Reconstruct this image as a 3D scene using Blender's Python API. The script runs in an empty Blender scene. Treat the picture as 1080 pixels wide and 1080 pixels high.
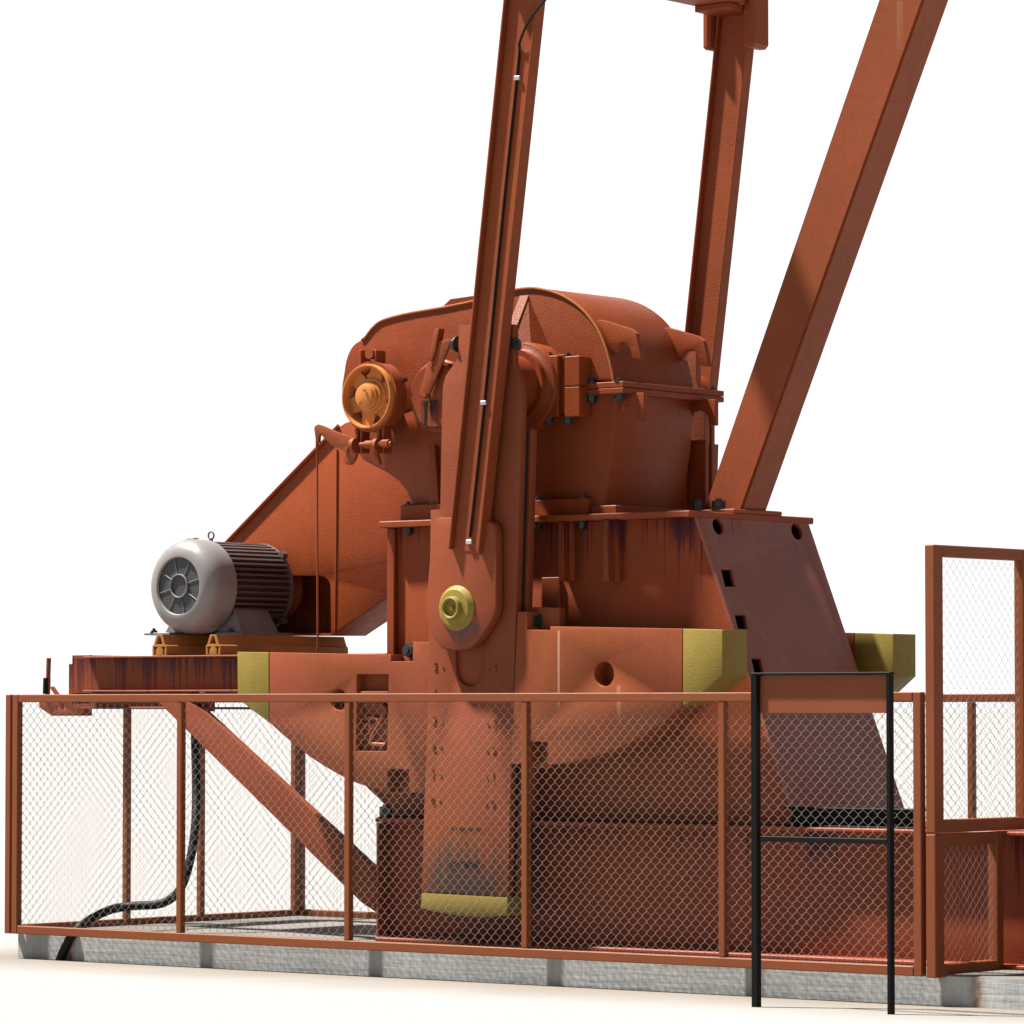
import bpy, bmesh, math, random
from mathutils import Vector, Matrix
random.seed(7)
PI = math.pi
scene = bpy.context.scene
col = scene.collection

# ------------------------------------------------------------------ camera (solved from the photograph, 1080 px frame)
F, YAW, PIT = 4519.0, .6817, .0457
CAM = Vector((17.1226, -16.6983, 1.3815))
_s, _c = math.sin(YAW), math.cos(YAW)
FW = Vector((-_s*math.cos(PIT), _c*math.cos(PIT), math.sin(PIT)))
RT = Vector((_c, _s, 0)); UP = RT.cross(FW)
def at(px, py, X=None, Y=None, Z=None):
    """the point of a plane of the place (X, Y or Z fixed) seen at a pixel of the photograph"""
    r = FW + RT*((px-540)/F) - UP*((py-540)/F)
    if X is not None: t = (X-CAM.x)/r.x
    elif Y is not None: t = (Y-CAM.y)/r.y
    else: t = (Z-CAM.z)/r.z
    return CAM + r*t
cd = bpy.data.cameras.new('camera'); co = bpy.data.objects.new('camera', cd); col.objects.link(co)
cd.sensor_width = 36; cd.lens = F/1080*36; cd.clip_start = .1; cd.clip_end = 3000
co.matrix_world = Matrix(((RT.x, UP.x, -FW.x, CAM.x), (RT.y, UP.y, -FW.y, CAM.y), (RT.z, UP.z, -FW.z, CAM.z), (0, 0, 0, 1)))
scene.camera = co

# ------------------------------------------------------------------ materials
class NT:
    def __init__(s, m): s.t = m.node_tree; s.n = s.t.nodes; s.l = s.t.links
    def new(s, kind, **kw):
        n = s.n.new(kind)
        for k, v in kw.items():
            if k.startswith('i_'):
                key = k[2:]
                key = int(key) if key.isdigit() else key.replace('_', ' ')
                n.inputs[key].default_value = v
            else: setattr(n, k, v)
        return n
    def link(s, a, b): s.l.new(a, b)
    def math(s, op, a, b=0.0, clamp=False):
        n = s.n.new('ShaderNodeMath'); n.operation = op; n.use_clamp = clamp
        for i, v in enumerate((a, b)):
            if isinstance(v, (int, float)): n.inputs[i].default_value = v
            else: s.l.new(v, n.inputs[i])
        return n.outputs[0]
    def mix(s, f, a, b):
        n = s.n.new('ShaderNodeMix'); n.data_type = 'RGBA'
        for sock, v in ((n.inputs[0], f), (n.inputs[6], a), (n.inputs[7], b)):
            if isinstance(v, (int, float)): sock.default_value = v
            elif isinstance(v, tuple): sock.default_value = (*v[:3], 1)
            else: s.l.new(v, sock)
        return n.outputs[2]
    def noise(s, vec, scale, detail=2, rough=.5):
        n = s.n.new('ShaderNodeTexNoise'); n.inputs['Scale'].default_value = scale
        n.inputs['Detail'].default_value = detail; n.inputs['Roughness'].default_value = rough
        s.l.new(vec, n.inputs['Vector']); return n.outputs['Fac']
    def scale(s, vec, v):
        n = s.n.new('ShaderNodeVectorMath'); n.operation = 'MULTIPLY'; n.inputs[1].default_value = v
        s.l.new(vec, n.inputs[0]); return n.outputs[0]
    def ramp(s, x, lo, hi):
        n = s.n.new('ShaderNodeMapRange'); n.inputs[1].default_value = lo; n.inputs[2].default_value = hi
        s.l.new(x, n.inputs[0]); return n.outputs[0]

def mat(name):
    m = bpy.data.materials.new(name); m.use_nodes = True
    t = NT(m); b = t.n['Principled BSDF']; return m, t, b

def paint(name, base, rough=.55, bump=.35, vary=.16, drips=None, stains=(), spec=.22, bscale=55, wear=.5):
    """weathered paint: tone drift, orange-peel bump, scuffs; drips=(z_top, length, threshold, strength);
    stains = list of (x0, x1, z0, z1, colour, strength, streak scale) on one face"""
    base = tuple(c*.50 for c in base); bump *= .55; bscale *= 1.35
    if base[1] < base[0]*.34: base = (base[0], base[1]*.84, base[2]*.74)
    m, t, b = mat(name)
    P = t.new('ShaderNodeNewGeometry').outputs['Position']
    xyz = t.new('ShaderNodeSeparateXYZ'); t.link(P, xyz.inputs[0]); x, y, z = xyz.outputs
    n1 = t.ramp(t.noise(P, 1.6, 3, .6), .3, .7)
    lo = tuple(c*(1-vary) for c in base); hi = tuple(min(1, c*(1+vary)) for c in base)
    colr = t.mix(n1, lo, hi)
    if base[1] < base[0]*.34:
        n0 = t.ramp(t.noise(P, .9, 3, .6), .38, .62)
        colr = t.mix(t.math('MULTIPLY', n0, .55), colr, (base[0]*.98, base[1]*1.16, base[2]*.62))
    n2 = t.ramp(t.noise(P, 14, 5, .65), .5, .75)
    colr = t.mix(t.math('MULTIPLY', n2, .35*wear), colr, tuple(c*k for c, k in zip(base, (.62, .55, .55))))
    # fine vertical rain streaks
    st = t.ramp(t.noise(t.scale(P, (30, 30, 1.2)), 1.0, 4, .6), .52, .78)
    colr = t.mix(t.math('MULTIPLY', st, .38*wear), colr, tuple(c*k for c, k in zip(base, (.55, .5, .6))))
    # pale chalky scuffs
    n3 = t.ramp(t.noise(t.scale(P, (9, 9, 3)), 1.0, 6, .7), .66, .74)
    colr = t.mix(t.math('MULTIPLY', n3, .30*wear), colr, tuple(min(1, c*1.3+.02) for c in base))
    if drips:
        zt, ln, th, stg = drips
        sv = t.new('ShaderNodeCombineXYZ'); t.link(t.math('ADD', x, y), sv.inputs[0])
        nn = t.noise(t.scale(sv.outputs[0], (21, 1, 1)), 1.0, 4, .8)
        pres = t.noise(t.scale(sv.outputs[0], (3.3, 1, 1)), 1.0, 2, .6)
        nn = t.math('ADD', nn, t.math('MULTIPLY', t.math('SUBTRACT', pres, .5), .55))
        length = t.math('MULTIPLY', t.math('MAXIMUM', t.math('SUBTRACT', nn, th+.05), 0), ln*7)
        wob = t.math('MULTIPLY', t.math('SUBTRACT', t.noise(P, 40, 2), .5), .06)
        depth = t.math('ADD', t.math('SUBTRACT', zt, z), wob)
        msk = t.math('DIVIDE', t.math('SUBTRACT', length, depth), .09, clamp=True)
        msk = t.math('MULTIPLY', msk, t.math('SUBTRACT', 1.0, t.ramp(depth, 0, ln*1.6)))
        ab = t.math('GREATER_THAN', t.math('SUBTRACT', zt+.002, z), 0)
        colr = t.mix(t.math('MULTIPLY', t.math('MULTIPLY', msk, ab), stg), colr, (.036, .004, .013))
    for (x0, x1, z0, z1, c, stg, fr) in stains:
        sx = t.noise(t.scale(P, (fr, fr, 2.5)), 1.0, 4, .7)
        fz = t.ramp(z, z0, z1) if stg > 0 else t.math('SUBTRACT', 1.0, t.ramp(z, z0, z1)); stg = abs(stg); top = t.math('SUBTRACT', 1.0, t.ramp(z, z1-.012, z1))
        m1 = t.math('MULTIPLY', t.math('GREATER_THAN', x, x0), t.math('LESS_THAN', x, x1))
        edge = t.math('MINIMUM', t.ramp(x, x0, x0+(x1-x0)*.2), t.math('SUBTRACT', 1.0, t.ramp(x, x1-(x1-x0)*.2, x1)))
        k = t.ramp(t.math('ADD', sx, t.math('MULTIPLY', t.math('SUBTRACT', fz, .6), .35)), .42, .56)
        k = t.math('MULTIPLY', t.math('MULTIPLY', k, m1), t.math('MULTIPLY', top, edge))
        k = t.math('MULTIPLY', k, t.math('GREATER_THAN', z, z0))
        colr = t.mix(t.math('MULTIPLY', k, stg), colr, c)
    t.link(colr, b.inputs['Base Color'])
    rv = t.math('ADD', t.math('MULTIPLY', t.noise(P, 22, 3), .25), rough-.12)
    t.link(rv, b.inputs['Roughness']); b.inputs['Specular IOR Level'].default_value = spec
    h = t.math('ADD', t.math('MULTIPLY', t.noise(t.scale(P, (1, 1, 1.7)), bscale, 3, .55), .7), t.math('MULTIPLY', t.noise(P, 9, 3), .5))
    bp = t.new('ShaderNodeBump', i_Strength=bump, i_Distance=.012); t.link(h, bp.inputs['Height'])
    t.link(bp.outputs[0], b.inputs['Normal'])
    return m

RED = (.41, .100, .036)
def plain(name, base, rough=.5, metal=0.0, bump=.15, bscale=80, vary=.2):
    m, t, b = mat(name)
    P = t.new('ShaderNodeTexCoord').outputs['Object']
    n1 = t.ramp(t.noise(P, 7, 4, .6), .3, .7)
    t.link(t.mix(n1, tuple(c*(1-vary) for c in base), tuple(min(1, c*(1+vary)) for c in base)), b.inputs['Base Color'])
    b.inputs['Roughness'].default_value = rough; b.inputs['Metallic'].default_value = metal
    bp = t.new('ShaderNodeBump', i_Strength=bump, i_Distance=.006); t.link(t.noise(P, bscale, 3), bp.inputs['Height'])
    t.link(bp.outputs[0], b.inputs['Normal'])
    return m

DK = (.02, .012, .012)
zc = lambda py, Y: at(540, py, Y=Y).z
M = {}
TZ0 = at(735, 546, Y=.69).z
M['red'] = paint('red_oxide_paint', RED)
M['redsmooth'] = paint('red_oxide_paint_smooth', RED, bump=.18)
M['fence'] = paint('fence_paint', (.36, .115, .05), bump=.12, wear=.25, vary=.08)
M['gear'] = paint('gearbox_paint', (.345, .072, .019), bump=.4, rough=.48)
M['guard'] = paint('guard_paint', (.44, .096, .028), bump=.35, rough=.5, bscale=55)
M['tower'] = paint('pedestal_paint', (.39, .086, .026), drips=(TZ0, .6, .46, .85), stains=[(at(700, 560, Y=.69).x, at(737, 560, Y=.69).x, at(715, 604, Y=.69).z, at(715, 545, Y=.69).z, (.036, .004, .014), .8, 24), (at(640, 560, Y=.69).x, at(664, 560, Y=.69).x, at(650, 590, Y=.69).z, at(650, 546, Y=.69).z, (.036, .004, .014), .7, 24)], bump=.3)
M['slope'] = paint('sloped_plate_paint', (.38, .105, .066), drips=(TZ0, .35, .52, .8), bump=.2, spec=.6, rough=.42)
M['base'] = paint('base_paint', (.41, .09, .040), drips=(.775, .42, .48, .8), stains=[(at(841, 900, Y=.645).x, at(882, 900, Y=.645).x, at(860, 932, Y=.645).z, at(860, 878, Y=.645).z, (.036, .004, .014), .85, 20)], bump=.3)
M['beam'] = paint('beam_paint', (.38, .094, .034), drips=(at(165, 691.5, Y=.65).z-.012, .28, .40, .85), bump=.25)
M['leg'] = paint('leg_paint', (.40, .102, .040), bump=.2, wear=.7, stains=[(at(945, 40, Y=1.09).x, at(953, 40, Y=1.09).x, at(945, 75, Y=1.09).z, at(945, 0, Y=1.09).z, (.26, .12, .045), .4, 30)])
M['yellow'] = paint('yellow_paint', (.42, .31, .060), bump=.35, wear=.5, vary=.1)
M['rail'] = paint('orange_rail_paint', (.62, .25, .060), bump=.12, wear=.5)
M['wheel'] = paint('orange_wheel_paint', (.86, .315, .085), bump=.12, wear=.5, rough=.42)
M['cap'] = paint('greasy_cover_paint', (.36, .080, .024), bump=.25,
                 stains=[(at(443, 440, Y=.69).x, at(465, 440, Y=.69).x, at(452, 466, Y=.69).z, at(452, 421, Y=.69).z, (.004, .002, .002), .97, 60)])
_c0, _c1 = at(462, 900, Y=.346), at(533, 900, Y=.346)
M['crank'] = paint('crank_paint', (.375, .100, .044), bump=.35,
                   stains=[(at(445, 900, Y=.346).x, at(534, 900, Y=.346).x, at(490, 944, Y=.346).z, at(490, 862, Y=.346).z, (.052, .036, .028), -.85, 34),
                           (at(473, 900, Y=.346).x, at(509, 900, Y=.346).x, at(490, 922, Y=.346).z, at(490, 908, Y=.346).z, (.012, .008, .007), .95, 14),
                           (at(470, 900, Y=.346).x, at(513, 900, Y=.346).x, at(490, 884, Y=.346).z, at(490, 872, Y=.346).z, (.018, .009, .007), .9, 40)])
M['plate'] = paint('bearing_plate_paint', (.41, .108, .048), bump=.3,
                   stains=[(at(463, 690, Y=.21).x, at(503, 690, Y=.21).x, at(484, 688, Y=.21).z, at(484, 655, Y=.21).z, (.075, .050, .056), .85, 85)])
_w1 = at(589, 700, Y=.346).x
M['weight'] = paint('counterweight_paint', (.435, .118, .055), bump=.3, bscale=85,
                    stains=[(_w1-.008, _w1+.010, 1.06, 1.78, (.42, .24, .16), .75, 6), (at(733, 690, Y=.346).x, at(737, 690, Y=.346).x, 1.5, 1.72, (.45, .3, .2), .7, 6), (at(650, 740, Y=.346).x, at(655, 740, Y=.346).x, 1.25, 1.5, (.36, .2, .13), .5, 6)])
M['black'] = plain('black_paint', (.004, .004, .004), .6)
M['black'].node_tree.nodes['Principled BSDF'].inputs['Specular IOR Level'].default_value = .12
M['bolt'] = plain('dark_bolt_steel', (.014, .018, .020), .5)
M['void'] = plain('interior_shade_black', (.004, .004, .004), .9)  # near-black colour standing in for shade inside the pedestal and crank slot
M['rubber'] = plain('black_rubber', (.005, .005, .006), .6)
M['rubber'].node_tree.nodes['Principled BSDF'].inputs['Specular IOR Level'].default_value = .2
M['motorcase'] = paint('motor_grey_paint', (.40, .375, .37), bump=.16, wear=.25, vary=.06, rough=.38, spec=.5)
M['motorbody'] = paint('motor_fin_brown', (.20, .145, .138), bump=.12, wear=.4)
M['foot'] = plain('motor_foot_grey', (.15, .145, .15), .5)
M['wire'] = plain('galvanised_wire', (.25, .235, .22), .5, metal=.1)
M['steel'] = plain('clip_steel', (.5, .5, .5), .4, metal=.6)
M['weld'] = paint('weld_bead', (.52, .17, .065), bump=.9, bscale=120, wear=.4)
# fan grille: punched plate
m, t, b = mat('punched_grille')
P = t.new('ShaderNodeTexCoord').outputs['Object']
v = t.new('ShaderNodeTexVoronoi', i_Scale=85.0); v.inputs['Randomness'].default_value = 0; t.link(P, v.inputs['Vector'])
t.link(t.mix(t.ramp(v.outputs['Distance'], .34, .42), (.004, .0045, .005), (.06, .062, .065)), b.inputs['Base Color'])
M['grille'] = m

# concrete
m, t, b = mat('board_marked_concrete')
P = t.new('ShaderNodeNewGeometry').outputs['Position']
nrm = t.new('ShaderNodeNewGeometry').outputs['Normal']
xyz = t.new('ShaderNodeSeparateXYZ'); t.link(P, xyz.inputs[0]); x, y, z = xyz.outputs
nz = t.new('ShaderNodeSeparateXYZ'); t.link(nrm, nz.inputs[0])
a = t.ramp(t.noise(P, 3, 5, .6), .3, .7); c1 = t.mix(a, (.30, .315, .315), (.41, .425, .42))
st = t.ramp(t.noise(t.scale(P, (40, 40, 5)), 1.0, 4, .6), .45, .75); c1 = t.mix(t.math('MULTIPLY', st, .55), c1, (.215, .228, .235))
pit = t.ramp(t.noise(P, 38, 3, .6), .66, .72); c1 = t.mix(t.math('MULTIPLY', pit, .4), c1, (.2, .2, .2))
for X0 in (at(78, 1000, Y=.1).x, at(1036, 1045, Y=.1).x):
    d = t.math('ABSOLUTE', t.math('SUBTRACT', t.math('ADD', x, t.math('MULTIPLY', t.math('SUBTRACT', t.noise(P, 30, 3), .5), .05)), X0))
    k = t.math('SUBTRACT', 1.0, t.ramp(d, .004, .045))
    c1 = t.mix(t.math('MULTIPLY', t.math('MULTIPLY', k, t.noise(P, 25, 3)), 1.5, clamp=True), c1, (.17, .065, .018))
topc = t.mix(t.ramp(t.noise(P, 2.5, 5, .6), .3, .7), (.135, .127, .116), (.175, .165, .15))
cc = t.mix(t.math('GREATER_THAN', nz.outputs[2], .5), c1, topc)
t.link(cc, b.inputs['Base Color']); b.inputs['Roughness'].default_value = .9; b.inputs['Specular IOR Level'].default_value = .15
h = t.math('ADD', t.noise(t.scale(P, (45, 45, 7)), 1.0, 5, .6), t.math('MULTIPLY', t.noise(P, 14, 4), .7))
h = t.math('ADD', h, t.math('MULTIPLY', t.noise(t.scale(P, (3, 3, 45)), 1.0, 3), .8))
bp = t.new('ShaderNodeBump', i_Strength=.36, i_Distance=.010); t.link(h, bp.inputs['Height']); t.link(bp.outputs[0], b.inputs['Normal'])
M['concrete'] = m
# ground: pale sand, gritty round the slab, with contact shade painted in as browner colour
m, t, b = mat('pale_sand')
P = t.new('ShaderNodeNewGeometry').outputs['Position']
xyz = t.new('ShaderNodeSeparateXYZ'); t.link(P, xyz.inputs[0]); x, y, z = xyz.outputs
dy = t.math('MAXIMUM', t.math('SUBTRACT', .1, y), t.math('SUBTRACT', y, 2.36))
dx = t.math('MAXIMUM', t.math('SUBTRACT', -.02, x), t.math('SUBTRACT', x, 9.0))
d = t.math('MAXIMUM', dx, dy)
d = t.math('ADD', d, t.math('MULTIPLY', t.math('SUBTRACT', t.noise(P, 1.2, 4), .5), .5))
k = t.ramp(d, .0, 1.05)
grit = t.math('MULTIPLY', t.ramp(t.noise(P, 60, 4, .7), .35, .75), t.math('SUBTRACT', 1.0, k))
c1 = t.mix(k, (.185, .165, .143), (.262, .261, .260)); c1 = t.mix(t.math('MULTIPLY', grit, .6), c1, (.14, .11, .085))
t.link(c1, b.inputs['Base Color']); b.inputs['Roughness'].default_value = 1; b.inputs['Specular IOR Level'].default_value = 0
bp = t.new('ShaderNodeBump', i_Strength=.25, i_Distance=.01); t.link(t.noise(P, 45, 4), bp.inputs['Height']); t.link(bp.outputs[0], b.inputs['Normal'])
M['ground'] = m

# ------------------------------------------------------------------ geometry helpers
def finish(me, smooth=35):
    bm = bmesh.new(); bm.from_mesh(me)
    bmesh.ops.recalc_face_normals(bm, faces=bm.faces[:]); bm.to_mesh(me); bm.free()
    for p in me.polygons: p.use_smooth = True
    me.set_sharp_from_angle(angle=math.radians(smooth))

def link(name, me, m, parent=None, smooth=35):
    if isinstance(me, bmesh.types.BMesh):
        bm = me; me = bpy.data.meshes.new(name); bm.to_mesh(me); bm.free()
    finish(me, smooth)
    me.name = name
    me.materials.clear()
    for mm in (m if isinstance(m, (list, tuple)) else [m]): me.materials.append(M[mm] if isinstance(mm, str) else mm)
    o = bpy.data.objects.new(name, me); col.objects.link(o)
    if parent is not None:
        o.parent = parent; o.matrix_parent_inverse = Matrix.Translation(-world_loc(parent))
    return o
def world_loc(o):
    v = Vector(o.location)
    return v if o.type == 'EMPTY' else Vector((0, 0, 0))
def thing(name, label, cat, loc, group=None):
    o = bpy.data.objects.new(name, None); col.objects.link(o); o.location = loc; o.empty_display_size = .1
    tag(o, label, cat, group); return o
def tag(o, label, cat, group=None, kind=None):
    o['label'] = label; o['category'] = cat
    if group: o['group'] = group
    if kind: o['kind'] = kind
    return o
def dup(root, offset, label):
    r = root.copy(); col.objects.link(r); r.location = Vector(root.location)+Vector(offset); r['label'] = label
    def kids(a, b):
        for ch in [o for o in bpy.data.objects if o.parent == a]:
            inv = ch.matrix_parent_inverse.copy(); c = ch.copy(); col.objects.link(c); c.parent = b; c.matrix_parent_inverse = inv; kids(ch, c)
    kids(root, r); return r

def box(bm, a, b, bev=.004, xf=None):
    lo = [min(p, q) for p, q in zip(a, b)]; hi = [max(p, q) for p, q in zip(a, b)]
    g = bmesh.ops.create_cube(bm, size=1)['verts']
    for v in g: v.co = Vector([lo[i]+(v.co[i]+.5)*(hi[i]-lo[i]) for i in range(3)])
    if bev:
        es = {e for v in g for e in v.link_edges}
        r = bmesh.ops.bevel(bm, geom=list(es), offset=min(bev, .3*min(hi[i]-lo[i] for i in range(3))), segments=1, affect='EDGES', profile=.5)
        g = list({v for f in r['faces'] for v in f.verts} | {v for v in g if v.is_valid})
    if xf is not None:
        for v in g: v.co = xf @ v.co
    return g
def boxes(name, lst, m, parent=None, bev=.004):
    o = None
    for a, b in lst:
        bm = bmesh.new(); box(bm, a, b, bev); o = link(name, bm, m, parent)
    return o
def cyl(bm, p0, p1, r0, r1=None, seg=32, bev=0):
    r1 = r0 if r1 is None else r1
    p0, p1 = Vector(p0), Vector(p1); d = p1-p0; q = d.to_track_quat('Z', 'Y').to_matrix().to_4x4()
    g = bmesh.ops.create_cone(bm, cap_ends=True, segments=seg, radius1=r0, radius2=r1, depth=d.length, matrix=Matrix.Translation((p0+p1)/2) @ q)['verts']
    return g
def lathe(bm, c, axis, prof, seg=48):
    """prof: list of (distance along the axis, radius); open ends are capped when radius is 0"""
    axis = Vector(axis).normalized(); q = axis.to_track_quat('Z', 'Y'); rings = []
    for d, r in prof:
        if r < 1e-6: rings.append([bm.verts.new(Vector(c)+axis*d)])
        else: rings.append([bm.verts.new(Vector(c)+axis*d+q @ Vector((r*math.cos(2*PI*i/seg), r*math.sin(2*PI*i/seg), 0))) for i in range(seg)])
    for A, B in zip(rings, rings[1:]):
        for i in range(seg):
            j = (i+1) % seg
            if len(A) == 1 and len(B) == 1: continue
            if len(A) == 1: bm.faces.new((A[0], B[i], B[j]))
            elif len(B) == 1: bm.faces.new((A[i], A[j], B[0]))
            else: bm.faces.new((A[i], A[j], B[j], B[i]))
def tube(bm, pts, r, seg=6, cap=True):
    pts = [Vector(p) for p in pts]; rings = []; n = len(pts)
    for i, p in enumerate(pts):
        d = (pts[min(i+1, n-1)]-pts[max(i-1, 0)]).normalized()
        u = d.orthogonal().normalized() if i == 0 else (u-d*u.dot(d)).normalized()
        w = d.cross(u)
        rings.append([bm.verts.new(p+(u*math.cos(2*PI*k/seg)+w*math.sin(2*PI*k/seg))*r) for k in range(seg)])
    for A, B in zip(rings, rings[1:]):
        for k in range(seg): bm.faces.new((A[k], A[(k+1) % seg], B[(k+1) % seg], B[k]))
    if cap: bm.faces.new(rings[0][::-1]); bm.faces.new(rings[-1])
def spline(pts, n=8):
    pts = [Vector(p) for p in pts]; out = []
    P = [pts[0]*2-pts[1]]+pts+[pts[-1]*2-pts[-2]]
    for i in range(1, len(P)-2):
        for k in range(n):
            t_ = k/n; a, b_, c, d = P[i-1], P[i], P[i+1], P[i+2]
            out.append(.5*((2*b_)+(c-a)*t_+(2*a-5*b_+4*c-d)*t_*t_+(3*b_-a-3*c+d)*t_**3))
    out.append(pts[-1]); return out
def poly_mesh(name, outline, holes, thick, bev=.004):
    """2-D outline with holes made into a plate: mesh coordinates (u, v, w), w from -thick/2 to thick/2"""
    cu = bpy.data.curves.new(name, 'CURVE'); cu.dimensions = '2D'; cu.fill_mode = 'BOTH'
    for pts in [outline]+list(holes):
        sp = cu.splines.new('POLY'); sp.points.add(len(pts)-1); sp.use_cyclic_u = True
        for p, q in zip(sp.points, pts): p.co = (q[0], q[1], 0, 1)
    cu.extrude = max(thick/2-bev, 1e-4); cu.bevel_depth = bev; cu.bevel_resolution = 1; cu.offset = -bev
    o = bpy.data.objects.new('outline', cu); col.objects.link(o)
    dg = bpy.context.evaluated_depsgraph_get(); dg.update()
    me = bpy.data.meshes.new_from_object(o.evaluated_get(dg))
    bpy.data.objects.remove(o); bpy.data.curves.remove(cu)
    bm = bmesh.new(); bm.from_mesh(me); bmesh.ops.remove_doubles(bm, verts=bm.verts[:], dist=1e-4); bm.to_mesh(me); bm.free()
    return me
def plate(name, px, Y, thick, m, parent=None, holes=(), bev=.004, smooth=30, ref=None):
    """plate parallel to the XZ plane with its front face at Y; px outline in pixels of that front plane"""
    conv = lambda L: [(q.x, q.z) for q in (at(a, b, Y=Y if ref is None else ref) for a, b in L)]
    return plate_w(name, conv(px), Y, thick, m, parent, [conv(h) for h in holes], bev, smooth)
def plate_w(name, outline, Y, thick, m, parent=None, holes=(), bev=.004, smooth=30):
    me = poly_mesh(name, outline, holes, thick, bev)
    for v in me.vertices:
        u, w_, d_ = v.co; v.co = (u, Y+thick/2-d_, w_)
    return link(name, me, m, parent, smooth)
def circ(cx, cz, r, n=28): return [(cx+r*math.cos(2*PI*i/n), cz+r*math.sin(2*PI*i/n)) for i in range(n)]
def circpx(cx, cy, ry, n=28): return [(cx+ry*.777*math.cos(2*PI*i/n), cy+ry*math.sin(2*PI*i/n)) for i in range(n)]
def smoothpx(pts, n=6):
    v = spline([Vector((a, b, 0)) for a, b in pts], n); return [(q.x, q.y) for q in v]
def hexbolt(bm, c, axis, r=.022, h=.025, washer=True):
    c = Vector(c); axis = Vector(axis).normalized()
    if washer: cyl(bm, c, c+axis*.006, r*1.25, seg=16)
    cyl(bm, c+axis*.006, c+axis*h, r, seg=6)
    cyl(bm, c+axis*h, c+axis*(h+.012), r*.5, seg=10)
def bolt(c, axis, parent, r=.022, h=.025, name='bolt'):
    bm = bmesh.new(); hexbolt(bm, c, axis, r, h); return link(name, bm, 'bolt', parent, 30)
def prism(bm, quad_a, quad_b):
    A = [bm.verts.new(p) for p in quad_a]; B = [bm.verts.new(p) for p in quad_b]; n = len(A)
    bm.faces.new(A); bm.faces.new(B[::-1])
    for i in range(n): bm.faces.new((A[i], B[i], B[(i+1) % n], A[(i+1) % n]))

def plate_prism(name, xy, z0, z1, m, parent, bev=.003):
    bm = bmesh.new(); prism(bm, [(a, b, z0) for a, b in xy], [(a, b, z1) for a, b in xy])
    bmesh.ops.bevel(bm, geom=bm.edges[:], offset=bev, segments=1, affect='EDGES'); return link(name, bm, m, parent)

# ------------------------------------------------------------------ the setting
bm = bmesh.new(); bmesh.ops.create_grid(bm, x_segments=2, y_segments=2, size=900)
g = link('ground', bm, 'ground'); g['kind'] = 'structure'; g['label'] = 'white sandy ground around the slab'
ZS = .1465
g = boxes('concrete_slab', [((-.012, .066, -.05), (9.2, 2.36, ZS))], 'concrete', bev=.008); g['kind'] = 'structure'; g['label'] = 'low grey concrete foundation slab'

# ------------------------------------------------------------------ steel base
base = thing('steel_base', 'long low red steel base girder bolted down on the concrete slab', 'base', (2.19, 1.2, ZS))
BX0, BX1, BT = 2.19, 9.1, .798
_hole = at(443, 927, Y=.585)
plate_w('side_web', [(BX0, ZS+.02), (BX1, ZS+.02), (BX1, BT-.02), (BX0, BT-.02)], .645, .02, 'base', base, bev=.002)
boxes('top_flange', [((BX0, .545, BT-.022), (BX1, .76, BT))], 'base', base, .006)
boxes('bottom_flange', [((BX0, .545, ZS), (BX1, .72, ZS+.022))], 'base', base, .006)
boxes('end_plate', [((BX0, .666, ZS+.02), (BX0+.02, 1.80, BT-.02))], 'base', base)
boxes('deck_plate', [((BX0, .762, BT-.02), (BX1, 1.86, BT-.002))], 'base', base)
boxes('back_web', [((BX0, 1.82, ZS), (BX1, 1.84, BT-.022))], 'base', base)
boxes('web_stiffener', [((X, .55, ZS+.024), (X+.014, .644, BT-.024)) for X in (BX0+.008, 6.4, 7.4)], 'base', base, .002)
for py in (952, 970): bolt(at(405, py, Y=.645), (0, -1, 0), base, .02)
p = at(407, 858, Y=.60); bolt((p.x, .60, BT), (0, 0, 1), base, .035, .06)

# ------------------------------------------------------------------ pedestal (trapezoid tower)
TY0, TY1, TXL, TZ = .69, 1.66, at(412, 552, Y=.69).x, at(735, 546, Y=.69).z
sx = lambda z: 4.198+(TZ-z)*.402
ped = thing('gearbox_pedestal', 'tall red steel pedestal with one sloping side carrying the gearbox', 'pedestal', (3.4, 1.2, BT))
plate_w('front_plate', [(TXL, BT), (sx(BT), BT), (sx(TZ), TZ), (TXL, TZ)], TY0, .02, 'tower', ped)
plate_w('back_plate', [(TXL, BT), (sx(BT), BT), (sx(TZ), TZ), (TXL, TZ)], TY1-.02, .02, 'tower', ped)
boxes('left_plate', [((TXL, TY0+.022, BT), (TXL+.02, TY1-.022, TZ))], 'tower', ped)
# sloping plate with real openings, drawn in its own plane (u along Y, v up the slope)
SL = math.hypot(1, .402)
def slope_uv(px, py):
    r = FW + RT*((px-540)/F) - UP*((py-540)/F)
    # plane: x + .402 z = 4.216 + .402*TZ
    k = 4.198+.402*TZ; tt = (k-(CAM.x+.402*CAM.z))/(r.x+.402*r.z); p = CAM+r*tt
    return (p.y, (p.z-BT)*SL)
hs = [[(slope_uv(cx+6*.9*math.cos(a)+1.2*math.sin(a)*1.5, cy+8.5*math.sin(a))) for a in [2*PI*i/24 for i in range(24)]] for cx, cy in ((754, 557), (837, 562.5))]
for (x0, y0, w, hh, sk) in ((757, 602, 11, 18.5, 4), (771.5, 650, 11, 15, 3), (789, 696, 10, 20, 4)):
    hs.append([slope_uv(x0, y0), slope_uv(x0+w, y0+.5), slope_uv(x0+w+sk, y0+hh), slope_uv(x0+sk+.5, y0+hh)])
me = poly_mesh('sloping_plate', [(TY0-.004, 0), (TY1+.004, 0), (TY1+.004, (TZ-BT)*SL), (TY0-.004, (TZ-BT)*SL)], hs, .02, .002)
for v in me.vertices:
    u, w_, d_ = v.co; zz = BT+w_/SL
    n_ = Vector((1, 0, .402)).normalized()
    v.co = Vector((sx(zz), u, zz))+n_*(d_+.012)
link('sloping_plate', me, 'slope', ped)
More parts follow.
